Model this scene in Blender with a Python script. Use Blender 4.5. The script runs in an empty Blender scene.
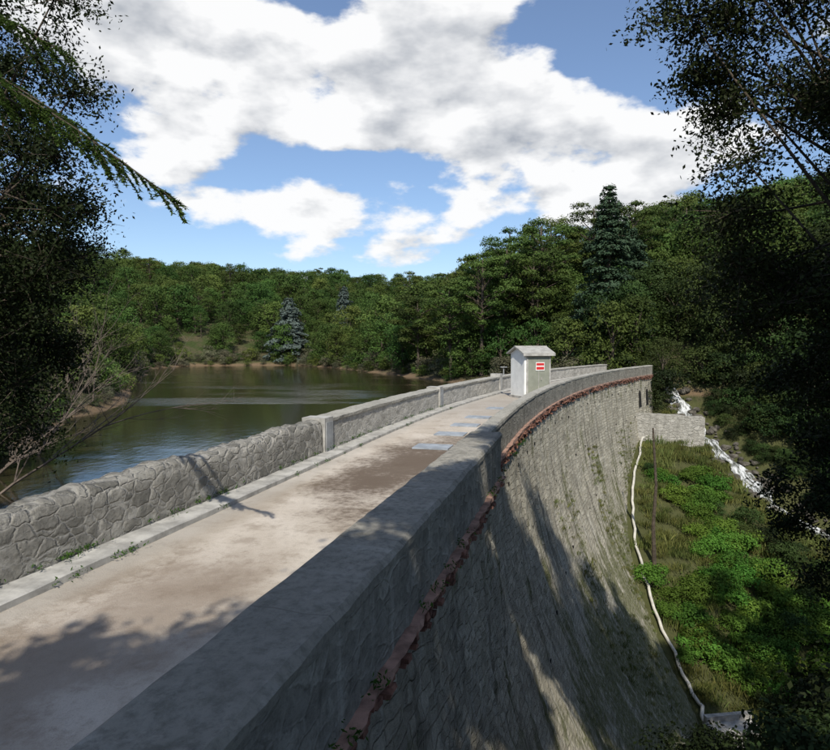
import bpy, math, random
import numpy as np
from mathutils import Vector
random.seed(4); RNG=np.random.default_rng(7)
S=bpy.context.scene
C=S.collection
S.view_settings.view_transform='Standard'; S.view_settings.look='None'; S.view_settings.exposure=0
rad=math.radians
# ------------------------------------------------------------------ helpers
class NT:
    def __init__(s,nt): s.nt=nt; s.n=nt.nodes; s.l=nt.links
    def new(s,t,**k):
        n=s.n.new(t)
        for a,b in k.items(): setattr(n,a,b)
        return n
    def put(s,sock,v):
        if v is None: return
        if isinstance(v,bpy.types.NodeSocket): s.l.new(v,sock)
        else:
            try: sock.default_value=v
            except Exception: sock.default_value=(v[0],v[1],v[2],1) if len(v)==3 else v
    def m(s,op,a,b=None,c=None,clamp=False):
        n=s.new('ShaderNodeMath',operation=op,use_clamp=clamp)
        s.put(n.inputs[0],a); s.put(n.inputs[1],b); s.put(n.inputs[2],c)
        return n.outputs[0]
    def vm(s,op,a,b=None):
        n=s.new('ShaderNodeVectorMath',operation=op); s.put(n.inputs[0],a); s.put(n.inputs[1],b); return n.outputs[0]
    def mix(s,f,a,b,mode='MIX'):
        n=s.new('ShaderNodeMix',data_type='RGBA',blend_type=mode)
        s.put(n.inputs[0],f); s.put(n.inputs[6],a); s.put(n.inputs[7],b); return n.outputs[2]
    def noise(s,vec,scale,detail=5,rough=.55,out=0):
        n=s.new('ShaderNodeTexNoise'); s.put(n.inputs['Vector'],vec); n.inputs['Scale'].default_value=scale
        n.inputs['Detail'].default_value=detail; n.inputs['Roughness'].default_value=rough; return n.outputs[out]
    def vor(s,vec,scale,feature='F1',out='Distance',rnd=1):
        n=s.new('ShaderNodeTexVoronoi',feature=feature); s.put(n.inputs['Vector'],vec); n.inputs['Scale'].default_value=scale
        n.inputs['Randomness'].default_value=rnd; return n.outputs[out]
    def ss(s,v,a,b,c=0.,d=1.):
        n=s.new('ShaderNodeMapRange',interpolation_type='SMOOTHSTEP'); s.put(n.inputs[0],v)
        n.inputs[1].default_value=a;n.inputs[2].default_value=b;n.inputs[3].default_value=c;n.inputs[4].default_value=d; return n.outputs[0]
    def mapping(s,vec,scale,loc=(0,0,0)):
        n=s.new('ShaderNodeMapping'); s.put(n.inputs[0],vec); n.inputs['Scale'].default_value=scale; n.inputs['Location'].default_value=loc; return n.outputs[0]
    def bump(s,h,strength=.5,dist=.02,normal=None):
        n=s.new('ShaderNodeBump'); s.put(n.inputs['Height'],h); n.inputs['Strength'].default_value=strength; n.inputs['Distance'].default_value=dist
        if normal is not None: s.l.new(normal,n.inputs['Normal'])
        return n.outputs[0]
def newmat(name):
    m=bpy.data.materials.new(name); m.use_nodes=True
    t=NT(m.node_tree); b=t.n['Principled BSDF']; b.inputs['Specular IOR Level'].default_value=.25
    return m,t,b
def simple(name,col,rough=.8,nscale=8,amt=.35,bump=.3):
    m,t,b=newmat(name)
    p=t.new('ShaderNodeTexCoord').outputs['Object']
    f=t.ss(t.noise(p,nscale,6,.65),.3,.7)
    c=t.mix(f,[x*(1-amt) for x in col]+[1],[min(1,x*(1+amt)) for x in col]+[1])
    t.put(b.inputs['Base Color'],c); b.inputs['Roughness'].default_value=rough
    t.put(b.inputs['Normal'],t.bump(t.noise(p,nscale*5,4),bump,.01))
    return m
def stone(name,c1,c2,mort,kind='brick',bw=.4,bh=.2,ms=.02,streak=.5,moss=0,mossz=(-4,-12),bumpd=.03,warp=.12,mamt=.6,rub=.5,w2a=.3,dark=.5,fdark=.65,mlo=.25):
    m,t,b=newmat(name)
    uv=t.new('ShaderNodeUVMap').outputs[0]
    w=t.noise(uv,2.3,5,.6,out=1); w=t.vm('SUBTRACT',w,(.5,.5,.5)); w=t.vm('MULTIPLY',w,(warp*2,warp*1.3,0))
    w2=t.noise(uv,.5,2,.6,out=1); w2=t.vm('SUBTRACT',w2,(.5,.5,.5)); w2=t.vm('MULTIPLY',w2,(w2a,w2a,0))
    uvw=t.vm('ADD',t.vm('ADD',uv,w),w2)
    if kind=='brick':
        bk=t.new('ShaderNodeTexBrick'); t.put(bk.inputs['Vector'],uvw)
        bk.inputs['Scale'].default_value=1; bk.inputs['Brick Width'].default_value=bw; bk.inputs['Row Height'].default_value=bh
        bk.inputs['Mortar Size'].default_value=ms; bk.inputs['Mortar Smooth'].default_value=.6; bk.offset=.45; bk.squash=1.35; bk.squash_frequency=3
        bk.inputs['Color1'].default_value=(0,0,0,1); bk.inputs['Color2'].default_value=(1,1,1,1); bk.inputs['Mortar'].default_value=(.5,.5,.5,1)
        sp_=t.new('ShaderNodeSeparateColor'); t.l.new(bk.outputs[0],sp_.inputs[0]); r=sp_.outputs[0]; mf=bk.outputs['Fac']
    else:
        mp=t.mapping(uvw,(1/bw,1/bh,1))
        cell=t.vor(mp,1,out='Color',rnd=.8); ed=t.vor(mp,1,'DISTANCE_TO_EDGE',rnd=.8)
        sp_=t.new('ShaderNodeSeparateColor'); t.l.new(cell,sp_.inputs[0]); r=sp_.outputs[0]; mf=t.ss(ed,.0,ms,1,0)
        mf=t.m('MULTIPLY',mf,t.ss(t.noise(uv,1.9,5,.6),.38,.62,1,mlo))
    fine=t.noise(uv,11,9,.72); med=t.noise(uv,3.1,8,.7); big=t.noise(uv,.6,6,.6)
    col=t.mix(r,c1,c2)
    col=t.mix(t.m('MULTIPLY',t.ss(fine,.42,.68),fdark),col,[x*.38 for x in c1[:3]]+[1])
    col=t.mix(t.m('MULTIPLY',mf,mamt),col,mort)
    col=t.mix(t.m('MULTIPLY',t.ss(med,.5,.7),dark),col,(.12,.115,.09,1))
    col=t.mix(t.m('MULTIPLY',t.ss(med,.45,.28),.35),col,(.52,.50,.45,1))
    st=t.noise(t.mapping(uv,(1.1,.10,1)),1.6,7,.65)
    col=t.mix(t.m('MULTIPLY',t.ss(st,.49,.66),streak),col,(.055,.052,.042,1))
    wt=t.noise(t.mapping(uv,(2.1,.09,1),(7,3,0)),1.9,6,.65)
    col=t.mix(t.m('MULTIPLY',t.ss(wt,.54,.66),streak),col,(.58,.56,.49,1))
    col=t.mix(t.m('MULTIPLY',t.ss(big,.4,.65),.35),col,[x*.6 for x in c1[:3]]+[1])
    if moss:
        z=t.new('ShaderNodeSeparateXYZ'); t.l.new(t.new('ShaderNodeNewGeometry').outputs['Position'],z.inputs[0])
        zz=t.ss(z.outputs[2],mossz[1],mossz[0],1,0)
        mm=t.m('ADD',t.m('MULTIPLY',t.noise(uv,.33,9,.72),.6),t.m('MULTIPLY',st,.4))
        f=t.ss(t.m('ADD',mm,t.m('MULTIPLY',zz,.15)),.53,.61)
        f=t.m('MULTIPLY',f,t.ss(t.noise(uv,6,6,.7),.35,.6,.45,1))
        mcol=t.mix(t.noise(uv,3,5),(.05,.062,.016,1),(.17,.18,.055,1))
        col=t.mix(t.m('MULTIPLY',f,moss),col,mcol)
    t.put(b.inputs['Base Color'],col); b.inputs['Roughness'].default_value=.95
    h=t.m('MULTIPLY',t.m('SUBTRACT',1,mf),rub)
    h=t.m('ADD',h,t.m('MULTIPLY',fine,.9)); h=t.m('ADD',h,t.m('MULTIPLY',med,1.2))
    h=t.m('ADD',h,t.m('MULTIPLY',r,.35))
    t.put(b.inputs['Normal'],t.bump(h,1,bumpd))
    return m
def mkobj(name,verts,faces,mat=None,uvs=None,smooth=False,parent=None):
    me=bpy.data.meshes.new(name); me.from_pydata([tuple(v) for v in verts],[],faces)
    if uvs is not None:
        l=me.uv_layers.new(name='UVMap'); l.data.foreach_set('uv',np.array(uvs,dtype=np.float32).ravel())
    for mm in (mat if isinstance(mat,list) else [mat]):
        if mm: me.materials.append(mm)
    if smooth: me.polygons.foreach_set('use_smooth',[True]*len(me.polygons))
    me.update()
    o=bpy.data.objects.new(name,me); C.objects.link(o)
    if parent: o.parent=parent
    return o
def empty(name,loc=(0,0,0)):
    o=bpy.data.objects.new(name,None); o.location=loc; C.objects.link(o); return o
class MB:
    def __init__(s): s.v=[]; s.f=[]
    def tube(s,path,radii,sides=6):
        b0=len(s.v); path=[Vector(p) for p in path]
        for i,p in enumerate(path):
            d=(path[min(i+1,len(path)-1)]-path[max(i-1,0)])
            if d.length<1e-6: d=Vector((0,0,1))
            d.normalize(); a=d.orthogonal() if i==0 else (a-d*a.dot(d))
            a.normalize(); c=d.cross(a)
            for k in range(sides):
                t=2*math.pi*k/sides
                s.v.append(p+(a*math.cos(t)+c*math.sin(t))*radii[i])
        for i in range(len(path)-1):
            for k in range(sides):
                k2=(k+1)%sides
                s.f.append((b0+i*sides+k,b0+i*sides+k2,b0+(i+1)*sides+k2,b0+(i+1)*sides+k))
        s.f.append(tuple(b0+(len(path)-1)*sides+k for k in range(sides)))
    def box(s,c,size,rz=0,jit=0,rx=0):
        b=len(s.v); ca,sa=math.cos(rz),math.sin(rz); cx,sx=math.cos(rx),math.sin(rx)
        for z in(-.5,.5):
            for x,y in((-.5,-.5),(.5,-.5),(.5,.5),(-.5,.5)):
                X=x*size[0]+random.uniform(-jit,jit);Y=y*size[1]+random.uniform(-jit,jit);Z=z*size[2]+random.uniform(-jit,jit)
                Y,Z=Y*cx-Z*sx,Y*sx+Z*cx
                s.v.append(Vector((c[0]+X*ca-Y*sa,c[1]+X*sa+Y*ca,c[2]+Z)))
        for f in((3,2,1,0),(4,5,6,7),(0,1,5,4),(1,2,6,5),(2,3,7,6),(3,0,4,7)): s.f.append(tuple(b+i for i in f))
# ------------------------------------------------------------------ dam geometry
TH0=rad(14.5); R=130.; P0=np.array([2.0,16.5])
N0=np.array([math.cos(TH0),-math.sin(TH0)]); D0=np.array([math.sin(TH0),math.cos(TH0)]); CC=P0+R*N0
def DP(s,n):
    if s<0: p=P0+D0*s+N0*n
    else:
        th=TH0+s/R; p=CC-(R-n)*np.array([math.cos(th),-math.sin(th)])
    return float(p[0]),float(p[1])
def heading(s): return TH0+max(s,0)/R
def DN(x,y):
    x=np.asarray(x,float);y=np.asarray(y,float)
    sl=(x-P0[0])*D0[0]+(y-P0[1])*D0[1]; nl=(x-P0[0])*N0[0]+(y-P0[1])*N0[1]
    dx=x-CC[0];dy=y-CC[1]; r=np.hypot(dx,dy); th=np.arctan2(dy,-dx); sa=(th-TH0)*R
    return np.where(sl<0,sl,sa),np.where(sl<0,nl,R-r)
def FN(s,h):
    a=float(np.interp(s,[16,44],[.026,.006])); return .26+.045*h+a*h*h
def sweep(name,slist,sec,mat,jit=0.,caps=True,smooth=False,closed=True,sub=.5,parent=None):
    rows=[]
    def subd(pts):
        out=[]; L=len(pts); rng=L if closed else L-1
        for i in range(rng):
            a=pts[i];b=pts[(i+1)%L]; k=nseg[i]
            for j in range(k): out.append((a[0]+(b[0]-a[0])*j/k,a[1]+(b[1]-a[1])*j/k))
        if not closed: out.append(pts[-1])
        return out
    p0=sec(slist[0]); L=len(p0)
    nseg=[max(1,int(math.hypot(p0[(i+1)%L][0]-p0[i][0],p0[(i+1)%L][1]-p0[i][1])/sub)) for i in range(L)]
    V=[];F=[];UV=[]
    for s in slist:
        pts=subd(sec(s)); row=[];acc=0
        for i,(n,z) in enumerate(pts):
            if i: acc+=math.hypot(n-pts[i-1][0],z-pts[i-1][1])
            x,y=DP(s,n+random.uniform(-jit,jit))
            V.append((x,y,z+random.uniform(-jit,jit))); row.append(acc)
        if closed: row.append(acc+math.hypot(pts[0][0]-pts[-1][0],pts[0][1]-pts[-1][1]))
        rows.append(row); M=len(pts)
    for i in range(len(slist)-1):
        for k in range(M if closed else M-1):
            k2=(k+1)%M
            F.append((i*M+k,(i+1)*M+k,(i+1)*M+k2,i*M+k2))
            UV+= [(slist[i],rows[i][k]),(slist[i+1],rows[i+1][k]),(slist[i+1],rows[i+1][k+1]),(slist[i],rows[i][k+1])]
    if caps and closed:
        F.append(tuple(range(M))); UV+=[(V[k][0],V[k][2]) for k in range(M)]
        b=(len(slist)-1)*M
        F.append(tuple(b+k for k in reversed(range(M)))); UV+=[(V[b+k][0],V[b+k][2]) for k in reversed(range(M))]
    return mkobj(name,V,F,mat,UV,smooth,parent)
def fr(a,b,st): 
    n=max(1,int(round((b-a)/st))); return [a+(b-a)*i/n for i in range(n+1)]

m_par=stone('rubble_stone',(.20,.192,.165,1),(.42,.40,.35,1),(.50,.48,.43,1),'vor',.30,.17,.12,streak=.12,bumpd=.055,warp=.2,mamt=.8,rub=.8,mlo=.55,dark=.4,fdark=.5)
m_par2=stone('rendered_stone',(.34,.325,.285,1),(.50,.48,.43,1),(.50,.48,.43,1),'vor',.30,.17,.12,streak=.12,bumpd=.026,mamt=.75,rub=.5,fdark=.5,mlo=.5)
m_parR=stone('weathered_parapet',(.22,.205,.17,1),(.36,.34,.285,1),(.33,.315,.265,1),'vor',.30,.15,.12,streak=.35,bumpd=.03,warp=.14,mamt=.6,rub=.45,mlo=.4)
m_cop=stone('coping_stone',(.36,.345,.295,1),(.46,.44,.385,1),(.2,.19,.16,1),'brick',1.1,3,.01,streak=.10,bumpd=.02,warp=.02,mamt=.6,rub=.3,w2a=.04,dark=.55)
m_cop2=stone('shaded_coping',(.26,.245,.205,1),(.36,.34,.29,1),(.14,.13,.11,1),'brick',1.25,3,.012,streak=.15,bumpd=.026,warp=.02,mamt=.8,rub=.3,w2a=.04,dark=.75,fdark=.7)  # darker, browner copy of the coping; foreground tree shade put into its colour
m_face=stone('dam_masonry',(.42,.385,.30,1),(.64,.60,.48,1),(.34,.31,.24,1),'brick',.38,.19,.022,streak=.6,moss=.9,bumpd=.085,warp=.16,mamt=.5,rub=.6,dark=.35,fdark=.45)
m_spw=stone('spillway_masonry',(.36,.345,.30,1),(.52,.50,.44,1),(.24,.225,.19,1),'vor',.5,.26,.09,streak=.3,bumpd=.05,warp=.15,mamt=.7,rub=.6,w2a=.05)
m_con=simple('concrete',(.36,.35,.32),.9,3,.3,.4)
m_brick=simple('red_brick',(.20,.10,.072),.92,4,.6,.8)
m_ledge=simple('brick_course',(.30,.185,.14),.95,3,.45,.9)
m_white=simple('white_paint',(.76,.76,.72),.6,3,.08,.05)
m_gg=simple('grey_green_paint',(.24,.25,.20),.55,3,.1,.05)
m_roof=simple('roof_sheet',(.33,.32,.29),.8,4,.2,.1)
m_red=simple('sign_red',(.55,.03,.03),.5,3,.05,0)
m_metal=simple('grey_steel',(.27,.28,.28),.6,4,.25,.1)
m_plate=simple('steel_plate',(.28,.31,.34),.5,3,.25,.1)
m_bark=simple('bark',(.075,.06,.045),.95,6,.4,.8)
m_dead=simple('dead_wood',(.13,.105,.085),.9,6,.3,.5)
m_rock=simple('wet_rock',(.085,.077,.062),.7,2,.5,.9)
m_pipe=simple('pipe_white',(.50,.48,.42),.6,2,.2,.1)

dam=empty('masonry_dam')
SE=46.5
def bodysec(s):
    pts=[(-4.3,-.06),(.26,-.06)]
    for h in (1,2,3,4.5,6,7.5,9,10.5,12,14,17): pts.append((FN(s,h),-h))
    pts.append((-4.3,-17)); return pts
sweep('dam_body',fr(-19,SE,.3),bodysec,m_face,.035,parent=dam,sub=.3)
sweep('abutment_buttress',fr(-19,-3.4,.2),lambda s:[(.0,-.03),(.55,-.03),(.50,-.35),(.52,-1),(.85,-4),(1.4,-9),(1.8,-13),(0,-13)],m_face,.035,parent=dam,sub=.2)
sweep('right_parapet_thick',fr(-19,-3.3,.2),lambda s:[(0,-.02),(0,.80),(.62,.80),(.62,-.02)],m_parR,.011,parent=dam,sub=.2)
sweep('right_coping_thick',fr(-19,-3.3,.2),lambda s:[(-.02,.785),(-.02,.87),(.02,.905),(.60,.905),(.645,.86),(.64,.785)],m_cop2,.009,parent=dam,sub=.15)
sweep('right_parapet_thin',fr(-3.295,SE,.4),lambda s:[(0.01,-.02),(0.01,.78),(.34,.78),(.34,-.02)],m_parR,.010,parent=dam,sub=.22)
sweep('right_coping_thin',fr(-3.295,SE,.4),lambda s:[(-.01,.765),(-.01,.84),(.03,.875),(.33,.875),(.36,.84),(.36,.765)],m_cop,.009,parent=dam,sub=.2)
SP=-1.8
def lsec(s):
    b=.025*math.sin(s*1.3)+.02*math.sin(s*3.1+1)+.015*math.sin(s*9)+.01*math.sin(s*17+2)
    return [(-3.84,-.02),(-3.86,.70+b),(-3.90,.82+b),(-3.98,.87+b),(-4.2,.88+b),(-4.30,.83+b),(-4.36,.7+b),(-4.36,-1.2)]
sweep('left_parapet_rubble',fr(-19,SP-.25,.07),lsec,m_par,.010,parent=dam,sub=.08,smooth=True)
sweep('left_parapet_far',fr(SP+.25,SE,.4),lambda s:[(-3.86,-.02),(-3.86,.80),(-4.34,.80),(-4.34,-1.2)],m_par2,.012,parent=dam,sub=.2)
sweep('left_parapet_coping',fr(SP+.25,SE,.35),lambda s:[(-3.82,.785),(-3.81,.87),(-4.39,.88),(-4.39,.785)],m_cop,.010,parent=dam,sub=.25)
def boxat(mb,s,n,z,size,jit=0): 
    x,y=DP(s,n); mb.box((x,y,z),size,-heading(s),jit)
mb=MB()
boxat(mb,SP,-4.09,.44,(.60,.52,.96),.006)
boxat(mb,9.5,-4.09,.46,(.58,.5,.98),.006)
boxat(mb,20,-4.09,.5,(.6,.45,1.1),.006)
mkobj('parapet_piers',mb.v,mb.f,m_con,parent=dam)
mb=MB()
for ss in(SP,9.5): boxat(mb,ss,-3.775,.43,(.02,.42,.76))
mkobj('pier_panels',mb.v,mb.f,m_metal,parent=dam)
sweep('brick_course_near',fr(-19,-3.35,.12),lambda s:[(.50,-.10),(.50,.015),(.72+.02*math.sin(s*5),.0),(.70+.02*math.sin(s*7),-.06)],m_ledge,.014,parent=dam)
sweep('brick_course_far',fr(-3.2,SE,.2),lambda s:[(.22,-.04),(.22,.04),(.44+.02*math.sin(s*3),.04),(.43,-.05)],m_ledge,.014,parent=dam)
mb=MB()
s=-18.
while s<SE:
    near=s<-3.4
    for row in range(5):
        if random.random()<(.9,.8,.65,.45,.3)[row]*(1 if math.sin(s*1.9)+math.sin(s*.7)>-.8 else .5):
            n=(.62 if near else .36)+random.uniform(-.05,.035)-row*.015; z=(-.08,-.145,-.21,-.275,-.34)[row]+random.uniform(-.008,.008)
            x,y=DP(s+random.uniform(-.02,.02),n)
            mb.box((x,y,z),(random.uniform(.10,.2),random.uniform(.08,.14),random.uniform(.04,.055)),-heading(s)+random.uniform(-.15,.15),.009,random.uniform(-.07,.07))
    s+=.13 if s<8 else .2
mkobj('broken_bricks',mb.v,mb.f,m_brick,parent=dam)
mb=MB()
for z0 in(-1.0,-3.2,-6):
    for ss in fr(1,44,3.6 if z0<-2 else 2.2):
        n=FN(ss,-z0)
        boxat(mb,ss+random.uniform(-.3,.3),n-.01,z0+random.uniform(-.1,.1),(.09,.10,.10))
mb2=simple('hole_shade',(.02,.02,.018),.9)  # near-black fill paints the shade inside holes; the shapes stand slightly proud
mkobj('weep_holes',mb.v,mb.f,mb2,parent=dam)
V=[];F=[]
for ss in (42.2,44.6):
    b0=len(V); pr=[(-.38,-2.6),(.38,-2.6)]+[(.38*math.cos(a),-1.55+.38*math.sin(a)) for a in [math.pi*k/8 for k in range(9)]]
    for du,z_ in pr:
        n=FN(ss,-z_)+.05; x,y=DP(ss+du,n); V.append((x,y,z_))
    F.append(tuple(range(b0,len(V))))
mkobj('arched_openings',V,F,mb2,parent=dam)
# road
m_road,t,b=newmat('road_concrete')
uv=t.new('ShaderNodeUVMap').outputs[0]
n1=t.noise(uv,.55,7,.6); n2=t.noise(uv,7,9,.72); n3=t.noise(uv,60,4,.7); n4=t.noise(uv,1.6,9,.68)
c=t.mix(t.ss(n1,.3,.7),(.44,.38,.305,1),(.60,.54,.46,1))
c=t.mix(t.m('MULTIPLY',t.ss(n2,.45,.75),.45),c,(.25,.205,.155,1))
c=t.mix(t.m('MULTIPLY',t.ss(n4,.52,.66),.5),c,(.25,.20,.15,1))
sp=t.new('ShaderNodeSeparateXYZ'); t.l.new(uv,sp.inputs[0])
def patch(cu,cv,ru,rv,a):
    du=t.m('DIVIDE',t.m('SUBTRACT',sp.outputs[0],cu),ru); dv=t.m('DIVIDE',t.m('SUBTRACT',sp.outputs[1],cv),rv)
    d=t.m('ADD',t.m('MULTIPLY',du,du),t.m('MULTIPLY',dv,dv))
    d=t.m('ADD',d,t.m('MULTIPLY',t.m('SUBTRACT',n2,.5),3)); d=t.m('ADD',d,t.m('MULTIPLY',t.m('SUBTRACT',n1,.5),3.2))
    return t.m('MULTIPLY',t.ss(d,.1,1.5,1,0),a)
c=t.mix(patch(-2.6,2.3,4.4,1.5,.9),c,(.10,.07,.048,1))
c=t.mix(patch(-12,1.6,3.,1.2,.6),c,(.19,.14,.10,1))
c=t.mix(patch(-9,.6,6,.5,.4),c,(.2,.16,.11,1))
c=t.mix(t.m('MULTIPLY',t.ss(sp.outputs[0],1,12),.6),c,(.28,.255,.22,1))
c=t.mix(t.m('MULTIPLY',t.ss(sp.outputs[1],.9,.45),.45),c,(.42,.40,.36,1))
c=t.mix(t.m('MULTIPLY',t.ss(n3,.5,.75),.35),c,(.16,.14,.11,1))
t.put(b.inputs['Base Color'],c); b.inputs['Roughness'].default_value=.95
t.put(b.inputs['Normal'],t.bump(t.m('ADD',n3,t.m('MULTIPLY',n2,1.5)),.8,.014))
sweep('road',fr(-22,SE+8,.4),lambda s:[(-3.8,0),(0,0)],m_road,0,closed=False,sub=.4)
sweep('kerb',fr(-19,SE,.5),lambda s:[(-3.83,-.03),(-3.83,.10),(-3.47,.09),(-3.45,.075),(-3.45,-.03)],m_con,.008,sub=.2)
e=empty('hatch_cover')
mb=MB()
for ss,n,w,l in((-.1,-1.55,.95,.75),(2.4,-1.6,.9,.7),(4.6,-1.6,.9,.7),(7.0,-1.65,.9,.7),(10.5,-1.6,.9,.7)):
    boxat(mb,ss,n,.02,(w,l,.035))
    boxat(mb,ss+l*.3,n-.2,.045,(.15,.03,.02))
mkobj('plates',mb.v,mb.f,m_plate,parent=e)
# ------------------------------------------------------------------ terrain
LZ=-2.0
LAKE=np.array([(-9,15.5),(-13,18),(-17,27),(-21,40),(-24,53),(-31,70),(-38,90),(-52,126),(-50,144),(-28,147),(-14,124),(-3,98),(4,81),(10,71),(15,64),(14,56),(8,44),(4,33),(0,20),(-3,12)],float)
def polydist(x,y,poly):
    d=np.full(x.shape,1e9); ins=np.zeros(x.shape,bool); n=len(poly)
    for i in range(n):
        ax,ay=poly[i];bx,by=poly[(i+1)%n]
        ex,ey=bx-ax,by-ay; tt=np.clip(((x-ax)*ex+(y-ay)*ey)/(ex*ex+ey*ey),0,1)
        d=np.minimum(d,np.hypot(x-ax-tt*ex,y-ay-tt*ey))
        c=((ay>y)!=(by>y))&(x<(bx-ax)*(y-ay)/((by-ay)+1e-12)+ax); ins^=c
    return np.where(ins,-d,d)
def sst(v,a,b): tt=np.clip((v-a)/(b-a),0,1); return tt*tt*(3-2*tt)
STR=[(70,24),(57,25.2),(50.7,26.0),(47,27.3),(45,28.8),(40,35),(30,58),(0,120)]
def strx(y): 
    ys=[a for a,_ in STR][::-1]; xs=[b for _,b in STR][::-1]
    return np.interp(y,ys,xs)
def wob(x,y):
    return .5*np.sin(x*.31+1.3*np.sin(y*.17))+.4*np.sin(y*.43+x*.21)+.25*np.sin(x*1.1+y*.7)+.2*np.sin(y*1.7-x*.9)
def ground(x,y):
    x=np.asarray(x,float);y=np.asarray(y,float)
    dl=polydist(x,y,LAKE)+wob(x*1.3,y*1.3)*.7; s,n=DN(x,y)
    dd=np.maximum(dl-3,0)
    zU=np.where(dl>0,-2.05+.3*np.minimum(dl,3)+45*(1-np.exp(-.28*dd/45)),-2.05+.4*np.maximum(dl,-6))
    zU=zU+9*np.exp(-((x-60)/50)**2-((y-150)/60)**2)*sst(dl,2,25)+ 7*np.exp(-((x+120)/60)**2-((y-190)/70)**2)*sst(dl,5,40)-9*np.exp(-((x-8)/30)**2-((y-230)/60)**2)
    zU=zU+wob(x*.35,y*.35)*1.6*sst(dl,3,30)
    zU=np.where(x>90,np.minimum(zU,24),zU)
    pl=-14.4+.45*(y-32)-.12*(np.minimum(x,40)-15)
    nr=np.minimum(-15+(24-y)*.72,.9)
    zD=np.maximum(np.maximum(pl,nr),-15)+wob(x,y)*.35*sst(n,1.5,5)
    sx=strx(y); dx=x-sx
    zD=zD+np.clip((dx-1.5)*.55,0,12)-.9*np.exp(-(dx/1.6)**2)
    zD=zD*(1-sst(y,57,68))+zU*sst(y,57,68)
    w=sst(n,-3.3,-1)
    z=zU*(1-w)+zD*w
    under=(n>-5)&(n<.3)&(s>-21)&(s<SE+8)
    z=np.where(under,np.minimum(z,-.6),z)
    return z
def gz(x,y): return float(ground(np.array([x]),np.array([y]))[0])
def axis(lo,a,b,hi,st,g=1.13):
    c=list(np.arange(a,b+.01,st)); v=b; d=st
    while v<hi: d=min(d*g,80 if v>450 else 7); v+=d; c.append(v)
    v=a; d=st; pre=[]
    while v>lo: d=min(d*g,80 if v<-450 else 7); v-=d; pre.append(v)
    return np.array(pre[::-1]+c)
xs=axis(-2500,-26,45,2500,.8); ys=axis(-1500,-6,74,3000,.8)
X,Y=np.meshgrid(xs,ys); Z=ground(X,Y)
nx,ny=len(xs),len(ys)
V=np.stack([X.ravel(),Y.ravel(),Z.ravel()],1)
F=[(j*nx+i,j*nx+i+1,(j+1)*nx+i+1,(j+1)*nx+i) for j in range(ny-1) for i in range(nx-1)]
m_gr,t,b=newmat('ground_soil_grass')
pos=t.new('ShaderNodeNewGeometry').outputs['Position']
a1=t.noise(pos,.25,7,.6);a2=t.noise(pos,2.5,8,.7)
c=t.mix(t.ss(a1,.4,.62),(.05,.07,.018,1),(.11,.085,.05,1))
c=t.mix(t.ss(a2,.35,.7),c,(.03,.042,.012,1))
z=t.new('ShaderNodeSeparateXYZ'); t.l.new(pos,z.inputs[0])
soil=t.m('MULTIPLY',t.ss(z.outputs[2],-2.3,-1.9),t.ss(t.m('ADD',z.outputs[2],t.m('MULTIPLY',a1,3.0)),-.6,.3,1,0))
c=t.mix(t.m('MULTIPLY',soil,.8),c,t.mix(a2,(.17,.10,.06,1),(.24,.17,.11,1)))
c=t.mix(t.ss(z.outputs[2],-2.9,-2.3,1,0),c,t.mix(a2,(.045,.055,.018,1),(.105,.105,.04,1)))
t.put(b.inputs['Base Color'],c); b.inputs['Roughness'].default_value=1
t.put(b.inputs['Normal'],t.bump(a2,1,.25))
mkobj('ground',V,F,m_gr,smooth=True)
m_w,t,b=newmat('lake_water')
b.inputs['Base Color'].default_value=(.030,.026,.012,1); b.inputs['Roughness'].default_value=.07; b.inputs['Specular IOR Level'].default_value=.5
pos=t.new('ShaderNodeNewGeometry').outputs['Position']
wn=t.noise(t.mapping(pos,(1,.6,1)),2.2,5,.6)
rip=t.ss(t.noise(t.mapping(pos,(.03,.07,1)),1,3),.47,.6,.15,1)
t.put(b.inputs['Normal'],t.bump(t.m('MULTIPLY',wn,rip),.5,.12))
lv=[(x,y,LZ) for x,y in ((-75,8),(-5,8),(-3.2,15),(1.5,26),(7,42),(14,58),(22,66),(10,90),(0,160),(-75,160))]
mkobj('lake_water',lv,[tuple(range(len(lv)))],m_w)
# ------------------------------------------------------------------ foliage
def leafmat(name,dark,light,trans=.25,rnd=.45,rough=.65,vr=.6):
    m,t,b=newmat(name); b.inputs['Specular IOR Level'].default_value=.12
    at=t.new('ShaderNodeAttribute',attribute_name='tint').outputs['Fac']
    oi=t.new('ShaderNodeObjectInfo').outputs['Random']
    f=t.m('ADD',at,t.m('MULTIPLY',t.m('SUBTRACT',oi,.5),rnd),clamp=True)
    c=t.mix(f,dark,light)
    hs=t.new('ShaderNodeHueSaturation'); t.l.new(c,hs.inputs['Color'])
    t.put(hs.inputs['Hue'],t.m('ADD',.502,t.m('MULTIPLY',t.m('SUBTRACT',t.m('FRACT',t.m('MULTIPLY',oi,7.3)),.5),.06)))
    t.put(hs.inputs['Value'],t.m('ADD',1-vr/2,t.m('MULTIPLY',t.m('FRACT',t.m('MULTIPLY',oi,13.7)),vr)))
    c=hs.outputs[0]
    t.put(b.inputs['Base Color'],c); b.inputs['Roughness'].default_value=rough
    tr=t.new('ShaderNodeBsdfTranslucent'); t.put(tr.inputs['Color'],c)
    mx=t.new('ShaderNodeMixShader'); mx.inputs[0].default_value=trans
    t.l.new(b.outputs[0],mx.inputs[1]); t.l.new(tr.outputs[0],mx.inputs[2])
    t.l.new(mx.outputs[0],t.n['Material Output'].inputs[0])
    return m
m_oak=leafmat('oak_leaves',(.020,.042,.010,1),(.082,.128,.028,1))
m_oak2=leafmat('light_leaves',(.036,.064,.015,1),(.120,.165,.038,1))
m_mid=leafmat('shade_oak_leaves',(.012,.025,.007,1),(.045,.070,.018,1),.15)  # darker copy of the oak leaves; right-bank shade put into the colour
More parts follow.
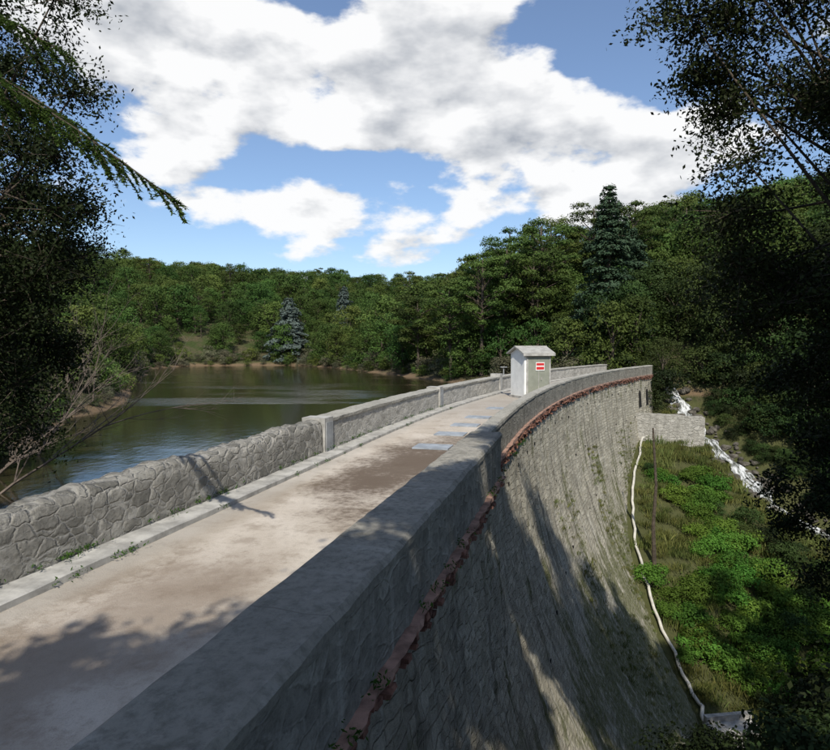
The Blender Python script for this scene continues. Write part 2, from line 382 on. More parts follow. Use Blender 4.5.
m_grey=leafmat('willow_leaves',(.065,.070,.040,1),(.155,.15,.09,1))
m_pine=leafmat('pine_needles',(.024,.048,.011,1),(.092,.132,.030,1))
m_ced=leafmat('cedar_needles',(.018,.034,.018,1),(.066,.096,.052,1),.1,.1,vr=.1)
m_bced=leafmat('blue_cedar_needles',(.05,.07,.058,1),(.13,.165,.14,1),.1,.1,vr=.2)
m_near=leafmat('holm_oak_leaves',(.008,.013,.004,1),(.028,.042,.012,1),.12)  # near-black green: overhead canopy shade put into the leaf colour
m_frond=leafmat('frond_needles',(.035,.058,.012,1),(.11,.15,.035,1),.35,vr=.1)
m_grass=leafmat('grass_blades',(.065,.085,.02,1),(.18,.19,.06,1),.3)
m_bram=leafmat('bramble_leaves',(.04,.09,.012,1),(.105,.19,.028,1),.3)
def unit(n):
    v=RNG.normal(size=(n,3)); return v/np.linalg.norm(v,axis=1,keepdims=True)
def leafverts(cen,nor,size,aspect=.5,axis=None):
    n=len(cen); nor=nor/np.linalg.norm(nor,axis=1,keepdims=True)
    a=unit(n) if axis is None else axis
    a=a-nor*np.sum(a*nor,1,keepdims=True); a/=np.linalg.norm(a,axis=1,keepdims=True)+1e-9
    b=np.cross(nor,a); sz=np.asarray(size).reshape(-1,1)*np.ones((n,1))
    return np.stack([cen-a*sz*.5,cen+b*sz*.5*aspect,cen+a*sz*.5,cen-b*sz*.5*aspect],1).reshape(-1,3)
def treemesh(name,mb,LV,tint,mats):
    wv=np.array([tuple(v) for v in mb.v]).reshape(-1,3) if mb.v else np.zeros((0,3))
    me=bpy.data.meshes.new(name)
    nl=len(LV)//4; nw=len(wv)
    verts=np.concatenate([wv,LV])
    wl=[i for f in mb.f for i in f]; wt=[len(f) for f in mb.f]
    allv=np.concatenate([np.array(wl,dtype=np.int32),np.arange(nw,nw+4*nl,dtype=np.int32)])
    lt=np.concatenate([np.array(wt,dtype=np.int32),np.full(nl,4,dtype=np.int32)])
    ls=np.concatenate([[0],np.cumsum(lt)[:-1]]).astype(np.int32)
    me.vertices.add(len(verts)); me.vertices.foreach_set('co',verts.astype(np.float32).ravel())
    me.loops.add(len(allv)); me.loops.foreach_set('vertex_index',allv)
    me.polygons.add(len(lt)); me.polygons.foreach_set('loop_start',ls); me.polygons.foreach_set('loop_total',lt)
    me.materials.append(mats[0]); me.materials.append(mats[1])
    me.polygons.foreach_set('material_index',np.concatenate([np.zeros(len(wt),np.int32),np.ones(nl,np.int32)]))
    me.update(calc_edges=True); me.validate()
    at=me.attributes.new('tint','FLOAT','FACE'); at.data.foreach_set('value',np.concatenate([np.zeros(len(wt)),tint]).astype(np.float32))
    return me
def lobe_leaves(c,r,n,size,flat=.8,up=.35,shell=.55):
    d=unit(n); d[:,2]=np.where(d[:,2]<-.3,-d[:,2]*.6,d[:,2])
    rr=(shell+(1-shell)*RNG.random(n)**.7)*(1+.25*np.sin(d[:,0]*5+c[0]*3)*np.sin(d[:,1]*5+c[1])) 
    p=d*rr[:,None]*r; p[:,2]*=flat
    cen=p+np.array(c); nor=d*.9+unit(n)*.75+np.array([0,0,up])
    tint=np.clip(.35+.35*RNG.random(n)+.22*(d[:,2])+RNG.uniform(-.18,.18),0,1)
    return leafverts(cen,nor,size*RNG.uniform(.6,1.3,n),.6),tint
def broad(name,H,W,nl,per,size,mats,low=.2,lr=(.2,.32),limbs=True,trunk_r=None):
    mb=MB(); L=[];T=[]
    tr=trunk_r or H*.022
    path=[(0,0,-.8)]+[(random.uniform(-.04,.04)*H*k,random.uniform(-.04,.04)*H*k,H*.62*k) for k in(.3,.6,1)]
    mb.tube(path,[tr*1.3,tr,tr*.75,tr*.4],6)
    for i in range(nl):
        k=(i+.5)/nl; zz=low+(1-low)*k
        prof=math.sin(math.pi*min(1,(zz-low)/(1-low)*.8+.17))**.6
        a=i*2.4+random.uniform(-.5,.5); r=W*.5*prof*math.sqrt(random.uniform(.15,1))
        lrr=W*random.uniform(*lr)*(.6+.5*prof)
        c=(r*math.cos(a)*.8,r*math.sin(a)*.8,min(H*zz,H-lrr*.6))
        l,tn=lobe_leaves(c,lrr,per,size); L.append(l);T.append(tn)
        if limbs:
            z0=min(H*.6,max(H*.15,c[2]*.6))
            mb.tube([(0,0,z0),(c[0]*.5,c[1]*.5,(z0+c[2])*.5+.1),c],[tr*.4,tr*.25,tr*.08],4)
    return treemesh(name,mb,np.concatenate(L),np.concatenate(T),mats)
def cedar(name,H,W,mats,size=.3,dens=1.,pw=.75):
    mb=MB(); L=[];T=[]
    mb.tube([(0,0,-.8),(0,0,H*.5),(0,0,H*.98)],[H*.025,H*.015,H*.003],7)
    z=H*.06
    while z<H*.97:
        k=z/H; rr=W*.5*((1-k)**pw)*random.uniform(.7,1.12)+.15
        nb=random.randint(5,8) if k<.85 else 4; a0=random.random()*6
        for j in range(nb):
            a=a0+j*6.283/nb+random.uniform(-.3,.3); r=rr*random.uniform(.55,1.15); dr=random.uniform(-.06,.2)*r
            tip=np.array([math.cos(a)*r,math.sin(a)*r,z+dr*.3-.12*r])
            mb.tube([(0,0,z),(tip[0]*.5,tip[1]*.5,z+.06*r),tip],[.05+.01*r,.04,.01],4)
            n=int(38*r*dens)+14
            t=RNG.random(n)**.6; w=(.34*r+.25)*(1-.55*t)
            off=RNG.uniform(-1,1,n)*w
            p=np.stack([math.cos(a)*r*t-math.sin(a)*off,math.sin(a)*r*t+math.cos(a)*off,z+.06*r*np.sin(t*3.1)-.12*r*t*t+dr*t*.3-np.abs(off)*.22+RNG.normal(0,.13,n)],1)
            nor=np.tile([0,0,.9],(n,1))+unit(n)*.7+np.array([math.cos(a),math.sin(a),0])*.4
            L.append(leafverts(p,nor,size*RNG.uniform(.6,1.4,n),.5)); T.append(np.clip(.35+.4*RNG.random(n)+.25*(t-.5)+random.uniform(-.2,.2),0,1))
        z+=H*random.uniform(.028,.045)
    return treemesh(name,mb,np.concatenate(L),np.concatenate(T),mats)
def pine(name,H,W,mats,size=.28,nl=34,low=.42,per=330):
    mb=MB(); L=[];T=[]
    lean=random.uniform(-.06,.06)*H
    mb.tube([(0,0,-.8),(lean*.3,0,H*.35),(lean,0,H*.75),(lean*1.1,0,H*.93)],[H*.018,H*.014,H*.010,H*.004],7)
    for i in range(nl):
        k=low+(1-low)*((i+.5)/nl)**.75; a=i*2.4+random.random(); q=(k-low)/(1-low); r=W*.5*math.sqrt(random.uniform(.1,1))*(.55+.5*math.sin(q*2.6))
        c=(lean+r*math.cos(a),r*math.sin(a),H*(k-.04)-W*.10*(r/W*2)**2)
        l,tn=lobe_leaves(c,W*random.uniform(.12,.22),per,size,.55,.6,.3); L.append(l);T.append(tn)
        mb.tube([(lean*.8,0,min(H*.9,c[2]*.85)),((lean+c[0])*.5,c[1]*.5,c[2]*.92),c],[H*.006,H*.004,H*.0015],4)
    return treemesh(name,mb,np.concatenate(L),np.concatenate(T),mats)
def place(name,me,loc,sc=1,rz=None,parent=None):
    o=bpy.data.objects.new(name,me); o.location=loc
    o.scale=sc if isinstance(sc,tuple) else (sc,sc,sc)
    o.rotation_euler=(0,0,random.uniform(0,6.28) if rz is None else rz); C.objects.link(o)
    if parent: o.parent=parent
    return o
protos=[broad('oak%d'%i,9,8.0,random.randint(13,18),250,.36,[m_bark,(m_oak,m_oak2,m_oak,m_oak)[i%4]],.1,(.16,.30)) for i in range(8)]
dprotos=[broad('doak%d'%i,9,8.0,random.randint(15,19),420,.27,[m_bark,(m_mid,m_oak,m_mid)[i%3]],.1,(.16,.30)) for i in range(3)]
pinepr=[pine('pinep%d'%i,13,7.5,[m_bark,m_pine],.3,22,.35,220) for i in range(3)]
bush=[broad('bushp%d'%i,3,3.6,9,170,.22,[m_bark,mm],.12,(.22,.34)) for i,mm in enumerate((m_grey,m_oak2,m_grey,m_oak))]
forest=empty('distant_forest')
def add_forest(x0,x1,y0,y1,st,cond):
    pts=[(x+random.uniform(-.45,.45)*st,y+random.uniform(-.45,.45)*st) for x in np.arange(x0,x1,st) for y in np.arange(y0,y1,st)]
    pts=np.array(pts); X,Y=pts[:,0],pts[:,1]
    dl=polydist(X,Y,LAKE); s,n=DN(X,Y); g=ground(X,Y)
    ang=np.degrees(np.arctan2(X,Y)); dist=np.hypot(X,Y)
    ok=(dl>.4)&(np.abs(ang)<44)&cond(X,Y,dl,n,dist)
    return [(X[i],Y[i],g[i],dl[i],dist[i]) for i in np.nonzero(ok)[0]]
valley=lambda X,Y,n:(n>-6)&(Y<61)&(X<strx(Y)+5)
near=add_forest(-90,110,30,150,4.4,lambda X,Y,dl,n,d:(dl>2.2)&(~valley(X,Y,n))&(d>38)&((X<-10)|(Y>61)|(X>strx(Y)+5))&(d<150))
far=add_forest(-330,300,90,360,7.0,lambda X,Y,dl,n,d:(dl>2.2)&(d>=150)&((dl<180)))
cnt=0
for x,y,g,dl,d in near+far:
    sc=random.choice((.6,.8,.95,1.1,1.25))*random.uniform(.9,1.1)*(.75 if dl<8 else 1)
    if x<-20 and y<75: sc*=.7
    me=random.choice(protos)
    if random.random()<.08 and dl>8: me=random.choice(pinepr); sc*=.8
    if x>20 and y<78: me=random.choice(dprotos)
    if 10<x<34 and y<110: sc=min(sc,.95)
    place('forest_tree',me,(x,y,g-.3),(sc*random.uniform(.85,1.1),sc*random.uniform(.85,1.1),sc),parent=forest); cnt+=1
shr=empty('shoreline_shrubs')
for x,y,g,dl,d in add_forest(-80,60,26,165,1.9,lambda X,Y,dl,n,d:(dl<6)&((X<-10)|(Y>61))):
    if random.random()<.8: place('shrub',random.choice(bush),(x,y,max(g,LZ)-.15),random.uniform(.35,1.1)*(.6 if dl<1.5 else 1),parent=shr); cnt+=1
print('forest',cnt)
for x,y,h,w in((4.6,82,13,.6),(8.2,79,15.5,.5),(11.5,82,17,.5),(14.5,80,15,.55),(17.0,84,17,.5),(19,92,17,.55),(0.5,94,12,.7),(25.5,92,16,.5),(9,92,16,.5),(14.5,94,17,.5),(30,88,15,.6)):
    place('stone_pine',pine('stone_pine',h,h*w,[m_bark,m_pine]),(x,y,gz(x,y)-.3))
place('cedar_tree',cedar('cedar_tree',20.0,12.5,[m_bark,m_ced],.34,1.5,.75),(21.3,71,gz(21.3,71)-.5))
place('cedar_tree',cedar('cedar_tree_b',13,10,[m_bark,m_ced],.36,1.2),(27,80,gz(27,80)-.5))
place('blue_cedar_tree',cedar('blue_cedar_tree',15.5,13,[m_bark,m_bced],.45,1.2,.6),(-30,153,gz(-30,153)-1))
place('blue_cedar_tree',cedar('blue_cedar_tree_b',14,9,[m_bark,m_bced],.45,.9),(-19,172,gz(-19,172)+1))
# ---------------- near trees (dark, framing)
def bigtree(name,base,cen,rad3,nlobe,per,size,mat=m_near,lobr=(.7,1.2),trunk=.28,extra=(),nt=18):
    mb=MB(); L=[];T=[]; base=Vector(base); cen=Vector(cen)
    top=cen+Vector((0,0,rad3[2]*.3))
    mb.tube([base,base.lerp(top,.35)+Vector((.2,-.1,0)),base.lerp(top,.7),top],[trunk*1.2,trunk,trunk*.7,trunk*.3],9)
    cs=[]
    for i in range(nlobe):
        d=unit(1)[0]; r=random.uniform(.25,1)**.5
        cs.append(Vector((cen.x+d[0]*rad3[0]*r,cen.y+d[1]*rad3[1]*r,cen.z+d[2]*rad3[2]*r)))
    cs+= [Vector(e) for e in extra]
    for c in cs:
        st=base.lerp(top,random.uniform(.45,.95)); mid=st.lerp(c,.5)+Vector((random.uniform(-.3,.3),random.uniform(-.3,.3),random.uniform(0,.5)))
        mb.tube([st,mid,c],[trunk*.22,trunk*.11,.012],5)
        r=random.uniform(*lobr)
        for k in range(nt):
            d=unit(1)[0]; tip=np.array(c)+d*r*random.uniform(.5,1.15)*np.array([1,1,.75])
            mb.tube([c,Vector(tip)],[.010,.003],3)
            n=per//nt; tt=RNG.uniform(.25,1.05,n)[:,None]
            p=np.array(c)*(1-tt)+tip*tt+RNG.normal(0,.08+.06*r,(n,3))
            L.append(leafverts(p,unit(n)+np.array([0,0,.5]),size*RNG.uniform(.6,1.3,n),.5)); T.append(np.clip(RNG.random(n)*.8+random.uniform(-.1,.2),0,1))
    me=treemesh(name,mb,np.concatenate(L),np.concatenate(T),[m_bark,mat])
    o=bpy.data.objects.new(name,me); C.objects.link(o); return o
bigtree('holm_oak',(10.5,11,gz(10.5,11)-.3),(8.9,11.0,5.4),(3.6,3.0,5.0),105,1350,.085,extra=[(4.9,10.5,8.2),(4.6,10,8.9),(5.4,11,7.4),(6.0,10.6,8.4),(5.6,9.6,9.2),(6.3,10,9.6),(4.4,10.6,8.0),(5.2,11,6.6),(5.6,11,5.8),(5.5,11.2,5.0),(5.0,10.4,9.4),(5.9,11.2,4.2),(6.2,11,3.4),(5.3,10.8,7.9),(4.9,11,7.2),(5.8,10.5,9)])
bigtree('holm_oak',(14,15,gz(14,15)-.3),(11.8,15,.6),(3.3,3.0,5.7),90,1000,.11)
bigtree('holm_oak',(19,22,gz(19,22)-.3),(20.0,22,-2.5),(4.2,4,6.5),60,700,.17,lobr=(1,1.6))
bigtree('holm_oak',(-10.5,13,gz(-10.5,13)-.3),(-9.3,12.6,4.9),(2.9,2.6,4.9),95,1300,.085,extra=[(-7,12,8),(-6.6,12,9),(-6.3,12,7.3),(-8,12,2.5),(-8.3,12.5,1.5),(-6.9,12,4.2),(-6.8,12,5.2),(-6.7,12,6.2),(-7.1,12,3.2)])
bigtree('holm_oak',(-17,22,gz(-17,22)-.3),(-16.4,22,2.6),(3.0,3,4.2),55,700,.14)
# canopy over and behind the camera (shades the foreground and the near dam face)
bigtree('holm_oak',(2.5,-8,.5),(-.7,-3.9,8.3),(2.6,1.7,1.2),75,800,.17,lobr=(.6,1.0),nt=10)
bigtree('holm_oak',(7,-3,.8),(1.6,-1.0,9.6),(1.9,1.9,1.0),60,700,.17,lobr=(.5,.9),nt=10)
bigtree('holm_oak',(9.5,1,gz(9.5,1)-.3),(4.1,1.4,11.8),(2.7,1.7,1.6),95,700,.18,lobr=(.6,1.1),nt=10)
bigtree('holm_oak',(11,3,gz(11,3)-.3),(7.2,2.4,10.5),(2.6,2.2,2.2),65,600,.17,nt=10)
nb=[broad('bankbush%d'%i,2.2,2.8,9,450,.12,[m_bark,m_near],.1,(.2,.34)) for i in range(2)]
e=empty('bank_bushes')
for k in range(210):
    x=random.uniform(3.5,26);y=random.uniform(3,31); s_,n_=DN(x,y)
    h=-gz(x,y); 
    if n_<1.5+FN(float(s_),max(h,0)): continue
    if y>24 and x<16: continue
    if y>12 and .30<x/y<.56: continue
    place('bank_bush',random.choice(nb),(x,y,-h-.3),random.uniform(.6,1.1)*(.75 if y<9 else 1.1)*(.7 if x/y<.62 else 1),parent=e)
# ---------------- drooping conifer bough (tree stands left of the view)
mb=MB();L=[];T=[]
tx,ty=-7.2,6.6; g0=gz(tx,ty)
mb.tube([(tx,ty,g0-.4),(tx,ty,4),(tx,ty,9)],[.24,.18,.08],9)
def bough(st,tip,sag,nt,ln):
    st=np.array(st,float);tip=np.array(tip,float); pts=[]
    for k in range(11):
        t_=k/10; p=st*(1-t_)+tip*t_; p[2]+=sag*math.sin(math.pi*t_)*1.0; pts.append(p)
    mb.tube(pts,[.020*(1-k/11)+.004 for k in range(11)],5)
    ax=tip-st; ax/=np.linalg.norm(ax); side=np.cross(ax,[0,0,1]); side/=np.linalg.norm(side)
    for k in range(nt):
        t_=.3+.7*(k+random.random())/nt; i=min(9,int(t_*10)); p=pts[i]*(1-(t_*10-i))+pts[i+1]*(t_*10-i)
        sd=random.choice((-1,1)); l=ln*(1.15-t_*.6)*random.uniform(.4,1.15)
        d=ax*.6+side*sd*.4*random.random()+np.array([0,0,.05-.85*random.random()]); d/=np.linalg.norm(d)
        q=p+d*l; q2=q+np.array([0,0,-.22*l])
        mb.tube([p,p*.4+q*.6,q2],[.005,.004,.002],3)
        n=int(260*l); tt=RNG.random(n)[:,None]
        c=p*(1-tt)+(q2)*tt; c[:,2]+=.1*l*np.sin(tt[:,0]*3.1)
        sgn=RNG.choice([-1,1],n)[:,None]; nd=np.cross(d,[0,0,1]); nd/=np.linalg.norm(nd)
        axs=d*.8+nd*sgn*.7+np.array([0,0,-.25])+RNG.normal(0,.25,(n,3)); axs/=np.linalg.norm(axs,axis=1,keepdims=True)
        L.append(leafverts(c+axs*.025,np.array([0,0,1.])+unit(n)*.7,.07*RNG.uniform(.7,1.2,n),.25,axs)); T.append(np.clip(RNG.random(n),0,1))
bough((tx,ty,6.0),(-2.25,6.1,4.05),.55,80,.5)
bough((tx,ty,5.8),(-2.9,6.3,4.45),.45,60,.55)
bough((tx,ty,6.3),(-3.4,6.5,4.9),.35,50,.55)
bough((tx,ty,6.9),(-3.6,6.8,5.7),.3,45,.6)
me=treemesh('drooping_conifer',mb,np.concatenate(L),np.concatenate(T),[m_bark,m_frond])
C.objects.link(bpy.data.objects.new('drooping_conifer',me))
# ---------------- dead leaning tree on the left bank
mb=MB()
def dead(p,d,l,r,lev):
    p=Vector(p);d=Vector(d).normalized(); pts=[p];q=p.copy();dd=d.copy()
    for k in range(4):
        dd=(dd+Vector((random.uniform(-.15,.15),random.uniform(-.15,.15),random.uniform(-.12,.12)))).normalized(); q=q+dd*l/4; pts.append(q.copy())
    mb.tube(pts,[r,r*.8,r*.6,r*.45,r*.25],5)
    if lev<3:
        for k in range(5 if lev else 7):
            i=random.randint(1,4); nd=(dd+Vector((random.uniform(-.9,.9),random.uniform(-.6,.6),random.uniform(-.3,.8)))).normalized()
            dead(pts[i],nd,l*random.uniform(.4,.6),r*.42,lev+1)
for bx,by,dx in((-14.5,21,.75),(-15.2,22.5,.5),(-13.6,20,.95),(-16.5,27,.3)):
    dead((bx,by,gz(bx,by)-.2),(dx,.15,.6),4.6,.06,0)
mkobj('fallen_dead_tree',mb.v,mb.f,m_dead)
# ---------------- valley: grass, brambles
def tuft(name,n,h,w,mat):
    p=np.stack([RNG.normal(0,w,n),RNG.normal(0,w,n),np.full(n,h*.4)],1)
    ax=np.stack([RNG.normal(0,.35,n),RNG.normal(0,.35,n),np.ones(n)],1); ax/=np.linalg.norm(ax,axis=1,keepdims=True)
    nn=unit(n); nn[:,2]*=.3
    return treemesh(name,MB(),leafverts(p,nn,h*RNG.uniform(.6,1.2,n),.09,ax),RNG.random(n),[m_grass,mat])
tf=[tuft('tuft%d'%i,90,.5,.3,m_grass) for i in range(3)]
br=[broad('bram%d'%i,1.2,2.2,7,300,.14,[m_bark,m_bram],.15,(.22,.34),False) for i in range(3)]
eg=empty('grass'); eb=empty('bramble_patch')
pts=0
while pts<1900:
    x=random.uniform(8,34);y=random.uniform(27,60); s_,n_=DN(x,y); z_=gz(x,y); h=-z_
    pts+=1
    if n_<.6+FN(float(s_),h): continue
    if x>float(strx(y))-1.2: continue
    big=math.sin(x*.7)+math.sin(y*.55+1)+.5*math.sin(x*1.9+y)
    if (y<43 and big>-.6) or big>1.2:
        if random.random()<.6: place('bramble',random.choice(br),(x,y,z_-.15),random.uniform(.5,1.1),parent=eb); continue
    place('grass_tuft',random.choice(tf),(x,y,z_),random.uniform(.6,1.4),parent=eg)
# small tufts rooted in the joints of the lower dam face
wt_=[tuft('wtuft%d'%i,50,.22,.12,m_grass) for i in range(3)]
ef=empty('wall_grass')
for k in range(1500):
    s_=random.uniform(10,43); h=random.uniform(3.5,14)
    if math.sin(s_*.55+1)+.7*math.sin(s_*1.3+h*.4)+h*.13+random.uniform(-.5,.5)<1.15: continue
    x,y=DP(s_,FN(s_,h)-.02)
    if gz(x,y)>-h: continue
    place('wall_tuft',random.choice(wt_),(x,y,-h-.03),random.uniform(.4,1.2),parent=ef)
e=empty('streamside_bushes')
nb2=[broad('sbush%d'%i,3.5,4,10,330,.2,[m_bark,mm],.1,(.22,.34)) for i,mm in enumerate((m_mid,m_near,m_mid))]
for k in range(260):
    y=random.uniform(30,62); x=float(strx(y))+2.0+12*random.random()**1.3
    sc=random.uniform(.4,1.0)
    if x-float(strx(y))<4: sc*=.45
    if y<44 and x-float(strx(y))<1: continue
    place('streamside_bush',random.choice(nb2),(x,y,gz(x,y)-.3),sc,parent=e)
for x,y,sc in ((21.5,58.5,.8),(23,59.5,1),(27.5,61,1.1),(29,60,1),(31,58,1),(21.5,45,.35),(23,44,.5),(23.5,42,.55),(24.5,41,.5),(22.0,42,.45),(24.5,38,.5),(23.5,40,.6),(25.5,39.5,.5),(26,36,.6),(21,35,.5),(23,37,.5),(16.5,51,.25),(18,49,.3)):
    place('streamside_bush',random.choice(nb2),(x,y,gz(x,y)-.3),sc,parent=e)
# ---------------- stream
m_st,t,b=newmat('white_water')
pos=t.new('ShaderNodeNewGeometry').outputs['Position']
f=t.noise(t.mapping(pos,(2.6,.55,1)),1.6,8,.7)
t.put(b.inputs['Base Color'],t.mix(t.ss(f,.40,.60),(.06,.065,.05,1),(.66,.68,.68,1))); b.inputs['Roughness'].default_value=.3
t.put(b.inputs['Normal'],t.bump(f,1,.15))
V=[];F=[]
for y in [64-.4*i for i in range(76)]:
    x=float(strx(y))+.35*math.sin(y*.9); w=.68+.28*math.sin(y*1.3)+.2*math.sin(y*3.1)
    for j in range(7):
        u=(j/6-.5)*2*w; V.append((x+u,y,gz(x,y)+.36+.05*random.random()-.10*abs(u)+.10*math.sin(y*2.2)))
for i in range(75):
    for j in range(6): F.append((i*7+j,i*7+j+1,(i+1)*7+j+1,(i+1)*7+j))
mkobj('stream_water',V,F,m_st,smooth=True)
import bmesh
bm=bmesh.new()
for k in range(240):
    y=random.uniform(36,62); x=float(strx(y))+random.choice((-1,1))*random.uniform(.5,2.1); r=random.uniform(.1,.42)
    ret=bmesh.ops.create_icosphere(bm,subdivisions=2,radius=r); c=Vector((x,y,gz(x,y)+.12)); ph=random.random()*6
    for v in ret['verts']:
        q=v.co.copy(); q*=1+.25*math.sin(q.x*5/r*.5+ph)+.18*math.sin(q.y*4/r+ph*2); q.z*=.65; v.co=q+c
me=bpy.data.meshes.new('stream_boulders'); bm.to_mesh(me); bm.free(); me.materials.append(m_rock); C.objects.link(bpy.data.objects.new('stream_boulders',me))
def wallmesh(name,a,b_,z0,z1,th,mat):
    a=Vector((a[0],a[1],0));b_=Vector((b_[0],b_[1],0)); L=(b_-a).length; d=(b_-a).normalized(); n=Vector((d.y,-d.x,0))*th/2
    V=[];F=[];UV=[]
    K=14
    for i in range(K+1):
        p=a+d*L*i/K; zt=z1+(-.4*i/K)
        for q,zz in((n,z0),(n,zt),(-n,zt),(-n,z0)): V.append((p.x+q.x+random.uniform(-.03,.03),p.y+q.y+random.uniform(-.03,.03),zz+random.uniform(-.03,.03)))
    for i in range(K):
        for j in range(4):
            j2=(j+1)%4; F.append((i*4+j,(i+1)*4+j,(i+1)*4+j2,i*4+j2))
            vv=((0,z1-z0),(z1-z0,z1-z0+th),(z1-z0+th,2*(z1-z0)+th),(0,1))[j]
            UV+=[(L*i/K,vv[0]),(L*(i+1)/K,vv[0]),(L*(i+1)/K,vv[1]),(L*i/K,vv[1])]
    F.append((0,1,2,3)); UV+=[(0,0),(0,2),(1,2),(1,0)]; e=K*4; F.append((e+3,e+2,e+1,e)); UV+=[(0,0),(0,2),(1,2),(1,0)]
    return mkobj(name,V,F,mat,UV)
wallmesh('spillway_wall',(17.2,53.8),(24.1,53.2),-8.2,-2.9,.7,m_spw)
pth=[]
for s_ in (43,40,37,34,31,28,25,22,19.5,17.5,15.8,14.4):
    n=.5
    for _ in range(160):
        x,y=DP(s_,n); h=-gz(x,y)
        if n>FN(s_,h)+.3: break
        n+=.1
    pth.append(Vector((x,y,-h+.22)))
pd=[]
for i in range(len(pth)-1):
    for k in range(4):
        q=pth[i].lerp(pth[i+1],k/4); pd.append(q+Vector((random.uniform(-.1,.1),0,random.uniform(-.04,.08))))
pd.append(pth[-1])
mb=MB(); mb.tube(pd,[.09]*len(pd),8)
mkobj('drain_pipe',mb.v,mb.f,m_pipe,smooth=True)
print('pipe',[tuple(round(c,1) for c in p) for p in pth])
mb=MB()
ex,ey,ez=pth[-1]; mb.box((ex+1.0,ey-.4,ez+.15),(2.2,1.1,.9),.15,.04); mb.box((ex+1.0,ey+.0,ez+.75),(2.2,.22,.3),.15,.02)
mkobj('concrete_block',mb.v,mb.f,m_con)
mb=MB(); px,py=15.0,39.5; pz=gz(px,py)
mb.tube([(px,py,pz-.3),(px-.12,py,pz+2.5),(px+.02,py,pz+5.0),(px-.2,py+.1,pz+8.6)],[.15,.12,.09,.06],8)
mkobj('wooden_pole',mb.v,mb.f,m_bark)
# ---------------- kiosk
ks=empty('gauge_kiosk',(5.95,33,0)); ks.rotation_euler=(0,0,rad(20))
def part(name,boxes,mat):
    mb=MB()
    for c,sz,*rx in boxes: mb.box(c,sz,0,0,rx[0] if rx else 0)
    return mkobj(name,mb.v,mb.f,mat,parent=ks)
part('walls',[((0,0,1.14),(1.5,1.4,2.28))],m_white)
mkobj('gables',[(-.75,-.7,2.28),(-.75,.7,2.28),(-.75,0,2.56),(.75,-.7,2.28),(.75,.7,2.28),(.75,0,2.56)],[(0,2,1),(3,4,5),(0,3,5,2),(1,2,5,4)],m_white,parent=ks)
part('plinth',[((0,0,.04),(1.62,1.52,.16))],m_con)
aa=math.atan(.28/.7)
part('roof',[((0,-.45,2.44),(1.84,.96,.07),aa),((0,.45,2.44),(1.84,.96,.07),-aa)],m_roof)
part('ridge_cap',[((0,0,2.64),(1.86,.14,.05))],m_con)
part('fascia',[((0,-.9,2.22),(1.84,.03,.13))],m_con)
part('door',[((.05,-.72,1.1),(1.22,.04,2.0))],m_gg)
part('door_frame',[((-.6,-.725,1.1),(.07,.07,2.12)),((.7,-.725,1.1),(.07,.07,2.12)),((.05,-.725,2.14),(1.23,.07,.06)),((.05,-.745,1.1),(.025,.02,2.0)),((.2,-.76,1.0),(.04,.05,.14))],m_con)
part('sign_board',[((.12,-.765,1.62),(.5,.015,.42))],m_white)
part('sign_stripes',[((.12,-.776,1.73),(.44,.008,.12)),((.12,-.776,1.53),(.44,.008,.14))],m_red)
mb=MB(); x,y=DP(21.5,-4.1); mb.tube([(x,y,.8),(x,y,1.35)],[.03,.03],6); mb.box((x,y,1.38),(.4,.25,.04))
mkobj('parapet_lamp',mb.v,mb.f,m_metal)
L=[];T=[]
for k in range(130):
    s_=random.uniform(-16,10); n_=random.choice((-3.83,-3.42,-3.80,.69)) ; 
    if n_>0: s_=random.uniform(-14,2)
    x,y=DP(s_,n_+random.uniform(-.03,.03)); z_=.1 if n_<-3.6 else .0
    n=random.randint(8,40); w=random.uniform(.02,.08)
    p=np.stack([x+RNG.normal(0,w,n),y+RNG.normal(0,w*1.5,n),np.full(n,z_+.04)+np.abs(RNG.normal(0,.03,n))],1)
    L.append(leafverts(p,unit(n)+np.array([0,0,.6]),.055*RNG.uniform(.5,1.3,n),.3)); T.append(RNG.random(n))
me=treemesh('weeds',MB(),np.concatenate(L),np.concatenate(T),[m_oak2,m_bram]); C.objects.link(bpy.data.objects.new('weeds',me))
# ------------------------------------------------------------------ world
SUN=Vector((.02,-1.0,1.0)).normalized(); elv=math.asin(SUN.z); az=math.atan2(SUN.x,SUN.y)
W=bpy.data.worlds.new('World'); S.world=W; W.use_nodes=True
t=NT(W.node_tree); bg=t.n['Background']
sky=t.new('ShaderNodeTexSky',sky_type='NISHITA',sun_disc=False,sun_elevation=elv,sun_rotation=az%(2*math.pi))
sky.air_density=1.0; sky.dust_density=.6; sky.ozone_density=1.6
dr=t.new('ShaderNodeTexCoord').outputs['Generated']
BL=[(330,60,300,80,.20),(150,125,110,50,.20),(470,120,170,50,.18),(620,165,100,35,.22),(280,208,120,24,.24),(400,255,55,26,.30),(560,203,90,16,.17),(110,10,100,50,.17),(190,140,50,30,.12),(640,215,60,20,.1),
    (625,25,75,45,-.36),(350,168,75,12,-.24),(120,240,120,16,-.18),(690,110,50,50,-.15),(235,160,30,12,-.06)]
sp=t.new('ShaderNodeSeparateXYZ'); t.l.new(dr,sp.inputs[0])
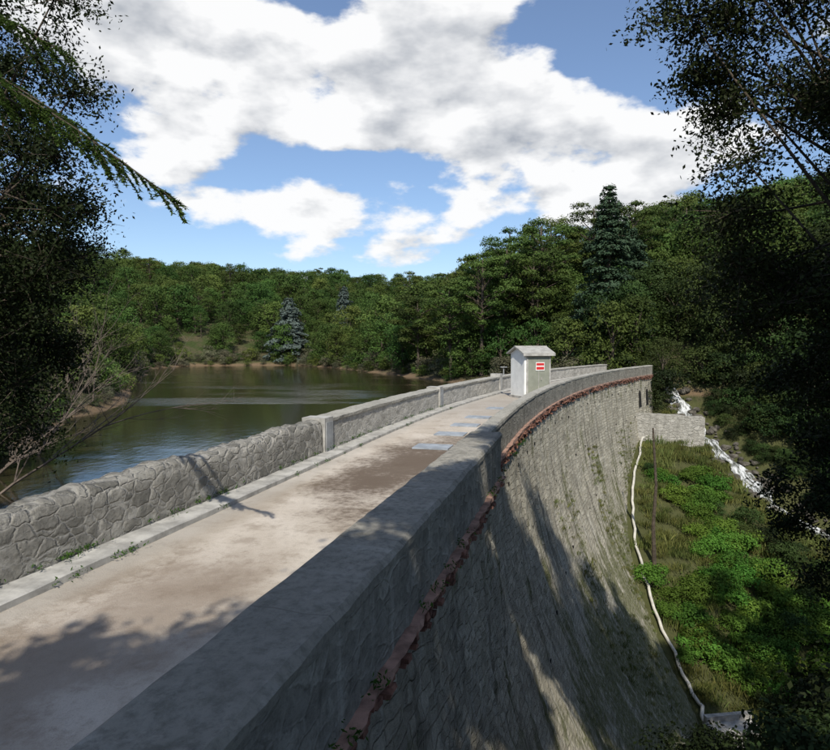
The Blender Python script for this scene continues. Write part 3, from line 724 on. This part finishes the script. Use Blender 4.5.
A=t.m('ARCTAN2',sp.outputs[0],sp.outputs[1]); E=t.m('ARCSINE',sp.outputs[2])
tot=t.m('MULTIPLY',t.ss(sp.outputs[1],-.1,.45,1,0),-.16)
for u,v,wu,wv,a in BL:
    aa=math.atan((u-415)/640); ee=math.atan((345-v)/640*math.cos(aa))
    q1=t.m('DIVIDE',t.m('SUBTRACT',A,aa),wu/640); q2=t.m('DIVIDE',t.m('SUBTRACT',E,ee),wv/640)
    r2=t.m('ADD',t.m('MULTIPLY',q1,q1),t.m('MULTIPLY',q2,q2))
    g=t.m('MULTIPLY',t.m('EXPONENT',t.m('MULTIPLY',r2,-1.)),a); tot=t.m('ADD',tot,g)
def nz(vec,det): return t.noise(t.mapping(vec,(1,1,2.0)),5.2,det,.54)
na=nz(dr,9); nb_=nz(t.vm('ADD',dr,(-.006,0,.028)),5)
d1=t.m('ADD',t.m('MULTIPLY',t.m('SUBTRACT',na,.54),1.7),tot)
mask=t.ss(d1,-.03,.11)
thick=t.ss(d1,.14,.52)
sh=t.m('ADD',.95,t.m('MULTIPLY',t.m('SUBTRACT',na,nb_),5)); sh=t.m('SUBTRACT',sh,t.m('MULTIPLY',thick,.62),clamp=True)
K=.085
ccol=t.mix(sh,(.42/K,.45/K,.50/K,1),(1.0/K,1.0/K,1.0/K,1))
skc=t.mix(.04,t.mix(1,sky.outputs[0],(1.42,1.54,1.70,1),'MULTIPLY'),(10,10.2,10.5,1))
t.put(bg.inputs['Color'],t.mix(t.m('MULTIPLY',mask,.97),skc,ccol)); bg.inputs['Strength'].default_value=K
sl=bpy.data.lights.new('sun','SUN'); sl.energy=5.0; sl.angle=rad(.5); sl.color=(1,.94,.84)
so=bpy.data.objects.new('sun',sl); so.rotation_euler=(-SUN).to_track_quat('-Z','Y').to_euler(); C.objects.link(so)
cam=bpy.data.cameras.new('camera'); co=bpy.data.objects.new('camera',cam); C.objects.link(co); S.camera=co
co.location=(0,0,2.7); co.rotation_euler=(rad(90-2.68),0,0); cam.sensor_width=36; cam.lens=640/830*36; cam.clip_end=6000; cam.clip_start=.05
